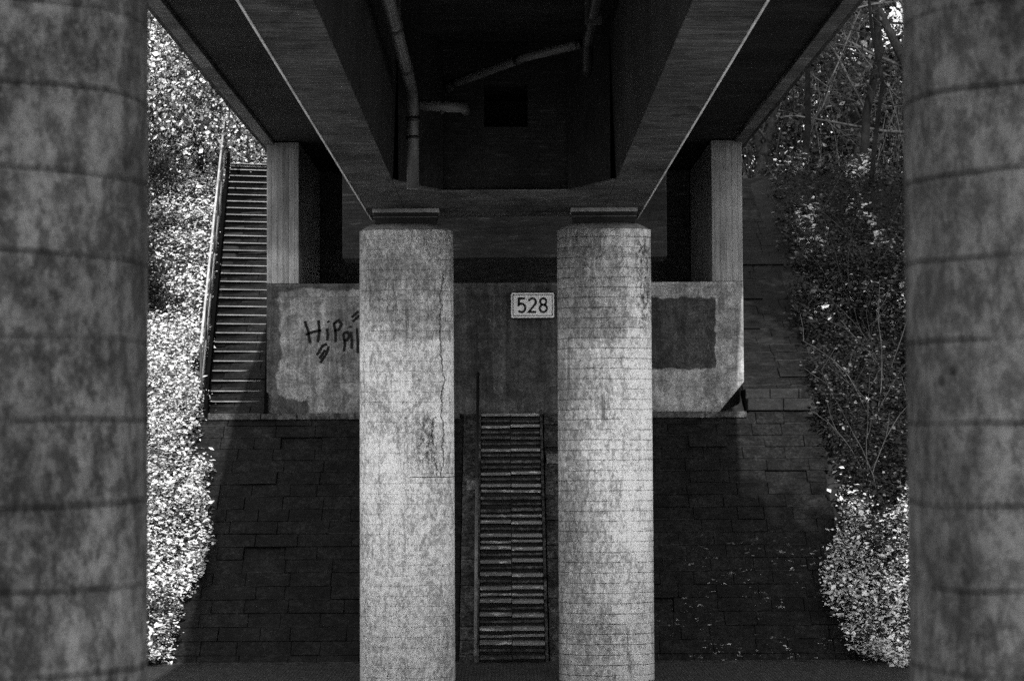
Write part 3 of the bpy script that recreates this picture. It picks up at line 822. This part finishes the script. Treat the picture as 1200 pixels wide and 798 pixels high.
# left bank: dense small-leaved shrubs and a few slender trees above the slope
GL = 'leafy shrubs and trees on the left bank'
left = [(-5.9, 24.6, 3.2, 'dense low shrub'), (-7.3, 23.6, 3.6, 'broad dense shrub'), (-6.6, 27.5, 5.5, 'tall leafy bush'), (-8.6, 28.5, 7.5, 'small tree'), (-5.2, 30.5, 6.5, 'tree'),
        (-7.4, 32.5, 8, 'tree'), (-10.4, 31, 8, 'tree'), (-9.5, 36, 9, 'tree'), (-6.3, 37, 9, 'tree'), (-6.35, 22.2, 2.0, 'shrub'), (-6.0, 20.4, 1.3, 'shrub')]
LL = ['low dense shrub at the head of the left bank, nearest the metal stairs', 'broad shrub spreading over the upper left bank beside the foreground column',
      'tall leafy bush behind the top of the metal stairs', 'small tree on the upper left bank', 'slender leafy tree rising behind the metal stair landing',
      'leafy tree far back between the landing and the left column', 'leafy tree partly behind the foreground left column', 'tall leafy tree far behind the left bank',
      'tall leafy tree farthest behind the stair rail', 'dark bush halfway up the left bank', 'small dark bush in the middle of the left bank']
for i, (x, y, h, _) in enumerate(left):
    small = i >= 9
    tree('shrub' if h < 6 else 'leafy_tree', LL[i], 'shrub' if h < 6 else 'tree', (x, y, hill_h(x, y)-.05), h, .03 + h*.011, 100+i, M['bark'],
         M['leaf_wood'] if small else M['leaf_shrub'], 9000 if small else 30000, .05 if small else .07, GL, M['bark_twig'], lspread=.16 if small else .38,
         levels=3, kids=6, spread=1.0, first=.08)
# small round clump low on the left bank
tree('shrub', 'dark round tuft low on the left bank near the pavement', 'shrub', (-4.72, 16.5, .15), .55, .02, 140, M['bark'], M['leaf_wood'], 1600, .055, GL, M['bark'], levels=2, kids=6, first=.05, lspread=.09)

# right bank: bare trees
GR = 'bare trees on the right bank'
right = [(5.9, 25.2, 8, .07), (6.9, 24.0, 7, .05), (7.6, 27.0, 10, .10), (5.6, 28.5, 9, .09), (8.8, 25.5, 9, .08), (6.6, 31, 11, .12), (8.6, 31.5, 11, .16), (10.2, 29.5, 10, .15),
         (5.6, 35, 11, .16), (7.8, 37, 12, .18), (10.4, 36, 12, .18), (12.6, 33, 12, .17)]
RL = ['bare thin tree at the crest of the right bank close to the bridge edge', 'thin bare tree leaning over the right bank, beside the blurred column', 'taller bare tree with crossing boughs on the right bank',
      'dark bare trunk just beyond the crest by the bridge corner', 'bare branching tree at the edge of the right foreground column', 'dark trunked tree in the middle of the right wood', 'bare tree behind the pale crossing boughs',
      'bare tree hidden partly by the right foreground column', 'distant bare tree nearest the bridge edge', 'distant bare tree in the centre of the right wood', 'distant bare tree toward the right column', 'distant bare tree at the far right of the wood']
for i, (x, y, h, r0) in enumerate(right):
    tree('bare_tree', RL[i], 'tree', (x, y, hill_h(x, y)-.05), h, r0, 200+i, M['bark'], M['leaf_wood'] if i > 2 else None, 3000 if i > 2 else 0, .06, GR, M['bark_twig'] if i % 2 else M['bark_pale'],
         levels=4 if i < 8 else 3, kids=5, spread=.95, first=.12, gnarl=.16, lspread=.3)
# arching bare stems on the right bank
stems = [(5.05, 17.7), (5.35, 18.4), (5.65, 19.2), (5.5, 20.6), (6.1, 21.2), (5.2, 21.8)]
SLb = ['thin arching bare stems at the lower right bank beside the column', 'pair of long bare shoots leaning left on the right bank', 'bare bush of pale shoots next to the right foreground column',
       'bare shoots halfway up the right bank', 'tangle of bare shoots high on the right bank at the column', 'bare shoots near the upper dark masonry edge']
for i, (x, y) in enumerate(stems):
    b0 = (x, y, hill_h(x, y)); root = thing('bare_shrub', b0, SLb[i], 'shrub', 'bare shrubs on the right bank'); q = random.Random(50+i); mb = MB()
    for k in range(4):
        a = q.uniform(-1, .6); p = Vector(b0) + Vector((q.gauss(0, .06), q.gauss(0, .06), 0)); d = Vector((a*.5, -q.random()*.4, 1)).normalized(); pts = [p.copy()]; L = q.uniform(1.0, 2.3)
        for j in range(9):
            d = (d + Vector((a*.05 + q.gauss(0, .07), -.02, -.03 + q.gauss(0, .04)))).normalized(); p = p + d*L/9; pts.append(p.copy())
            if j > 2 and q.random() < .5:
                e = (d + Vector((q.gauss(0, .8), q.gauss(0, .5), .2))).normalized(); mb.tube([p, p + e*.18, p + e*.36 + Vector((q.gauss(0, .04), 0, .04))], [.004, .003, .002], 3, cap=False)
        mb.tube(pts, [.009*(1 - .08*j) for j in range(10)], 4, cap=False)
    mb.build('stems', M['bark_pale'], root, True)

# tall trees outside the view on the right: they throw the broken shade over the right bank
for i, (x, y, h) in enumerate([(9.0, 14.9, 16), (7.4, 14.2, 17), (4.7, 2.7, 16), (5.9, 14.3, 16)]):  # last tree added out of view to keep sun off the right pier
    tree('leafy_tree', ['unseen tall leafy tree beside the road, nearest the right bank', 'unseen tall leafy tree beside the road opposite the foreground column', 'unseen slim tall tree beside the deck edge close to the foreground column', 'unseen slim tall tree added to shade the right pier, halfway to the bank'][i], 'tree', (x, y, 0), h, .22, 300+i,
         M['bark'], M['leaf_wood'], 16000, .24, 'unseen roadside trees right of the bridge', M['bark'], levels=3, kids=7, spread=.8, first=.68, lspread=.4, short=.3 if i >= 2 else .5)

# far wood behind both banks, one mass
def wood(xa, xb, ya, yb, za, zb, n, seed, mat, size):
    r = np.random.default_rng(seed); Pn = np.stack([r.uniform(xa, xb, n*2), r.uniform(ya, yb, n*2), r.uniform(za, zb, n*2)], 1)
    k = np.array([noise.noise(Vector((p[0]*.45, p[1]*.3, p[2]*.45 + seed))) + .25*noise.noise(Vector((p[0]*1.5, p[1], p[2]*1.5))) - .035*max(0, p[2]-14) for p in Pn[:, :]]) > -.12
    Pn = Pn[k][:n]; o = leaves('woodland', Pn, np.tile(np.array([0, -.4, .7]), (len(Pn), 1)), size, mat, None, 1.0, seed); return tag(o, kind='stuff')
wood(4, 22, 38, 46, 7, 20, 85000, 31, M['leaf_wood'], .24)
wood(4, 16, 30, 37, 7, 16, 30000, 33, M['leaf_wood'], .13)
wood(-22, -4, 38, 46, 7, 20, 60000, 32, M['leaf_shrub'], .17)
tw = MB(); q = random.Random(77)
for k in range(420):
    x = q.uniform(4.2, 20); y = q.uniform(30, 44); z0 = hill_h(x, y); d = Vector((q.gauss(0, .12), 0, 1)); p = Vector((x, y, z0)); pts = [p.copy()]
    for j in range(6):
        d = (d + Vector((q.gauss(0, .12), q.gauss(0, .1), 0))).normalized(); p = p + d*q.uniform(.5, 1.6); pts.append(p.copy())
    tw.tube(pts, [.016*(1-.12*j) for j in range(7)], 4, cap=False)
o = tw.build('undergrowth', M['bark_twig'], smooth=True); tag(o, kind='stuff')

# ------------------------------------------------------------------ light
SUN_EL, SUN_AZ = 34.5, 2.6          # sun stands behind the camera, a little to the right
sd = Vector((math.sin(R(SUN_AZ))*math.cos(R(SUN_EL)), -math.cos(R(SUN_AZ))*math.cos(R(SUN_EL)), math.sin(R(SUN_EL))))
sun = bpy.data.lights.new('sun', 'SUN'); sun.energy = 5; sun.angle = R(.5); sun.color = (1, .995, .985)
so = bpy.data.objects.new('sun', sun); col.objects.link(so); so.rotation_euler = (-sd).to_track_quat('-Z', 'Y').to_euler()
w = bpy.data.worlds.new('World'); sc.world = w; w.use_nodes = True; nt = w.node_tree; nt.nodes.clear()
sky = nt.nodes.new('ShaderNodeTexSky'); sky.sky_type = 'NISHITA'; sky.sun_disc = False; sky.sun_elevation = R(SUN_EL)
sky.sun_rotation = math.atan2(sd.x, sd.y)
bw = nt.nodes.new('ShaderNodeRGBToBW'); bg = nt.nodes.new('ShaderNodeBackground'); bg.inputs['Strength'].default_value = .15; wo = nt.nodes.new('ShaderNodeOutputWorld')
nt.links.new(sky.outputs[0], bw.inputs[0]); sky_gain = nt.nodes.new('ShaderNodeMath'); sky_gain.operation = 'MULTIPLY'; sky_gain.inputs[1].default_value = 2.0   # sky light raised to brighten the columns
nt.links.new(bw.outputs[0], sky_gain.inputs[0]); nt.links.new(sky_gain.outputs[0], bg.inputs['Color']); nt.links.new(bg.outputs[0], wo.inputs[0])

# ------------------------------------------------------------------ camera
cam = bpy.data.cameras.new('camera'); co = bpy.data.objects.new('camera', cam); col.objects.link(co); sc.camera = co
cam.sensor_width = 36; cam.lens = 78; cam.clip_end = 2000; cam.clip_start = .05
TILT = math.degrees(math.atan(116/2600))
co.location = (0, 0, EYE)
co.rotation_euler = (Matrix.Rotation(R(90+TILT), 4, 'X') @ Matrix.Rotation(R(-.28), 4, 'Z')).to_euler()
cam.shift_x = 8/1200; cam.shift_y = 0
cam.dof.use_dof = True; cam.dof.focus_distance = 28; cam.dof.aperture_fstop = 11

sc.view_settings.view_transform = 'Standard'; sc.view_settings.look = 'None'; sc.view_settings.exposure = 0; sc.view_settings.gamma = 1
sc.cycles.use_denoising = False; sc.cycles.max_bounces = 8; sc.cycles.diffuse_bounces = 4
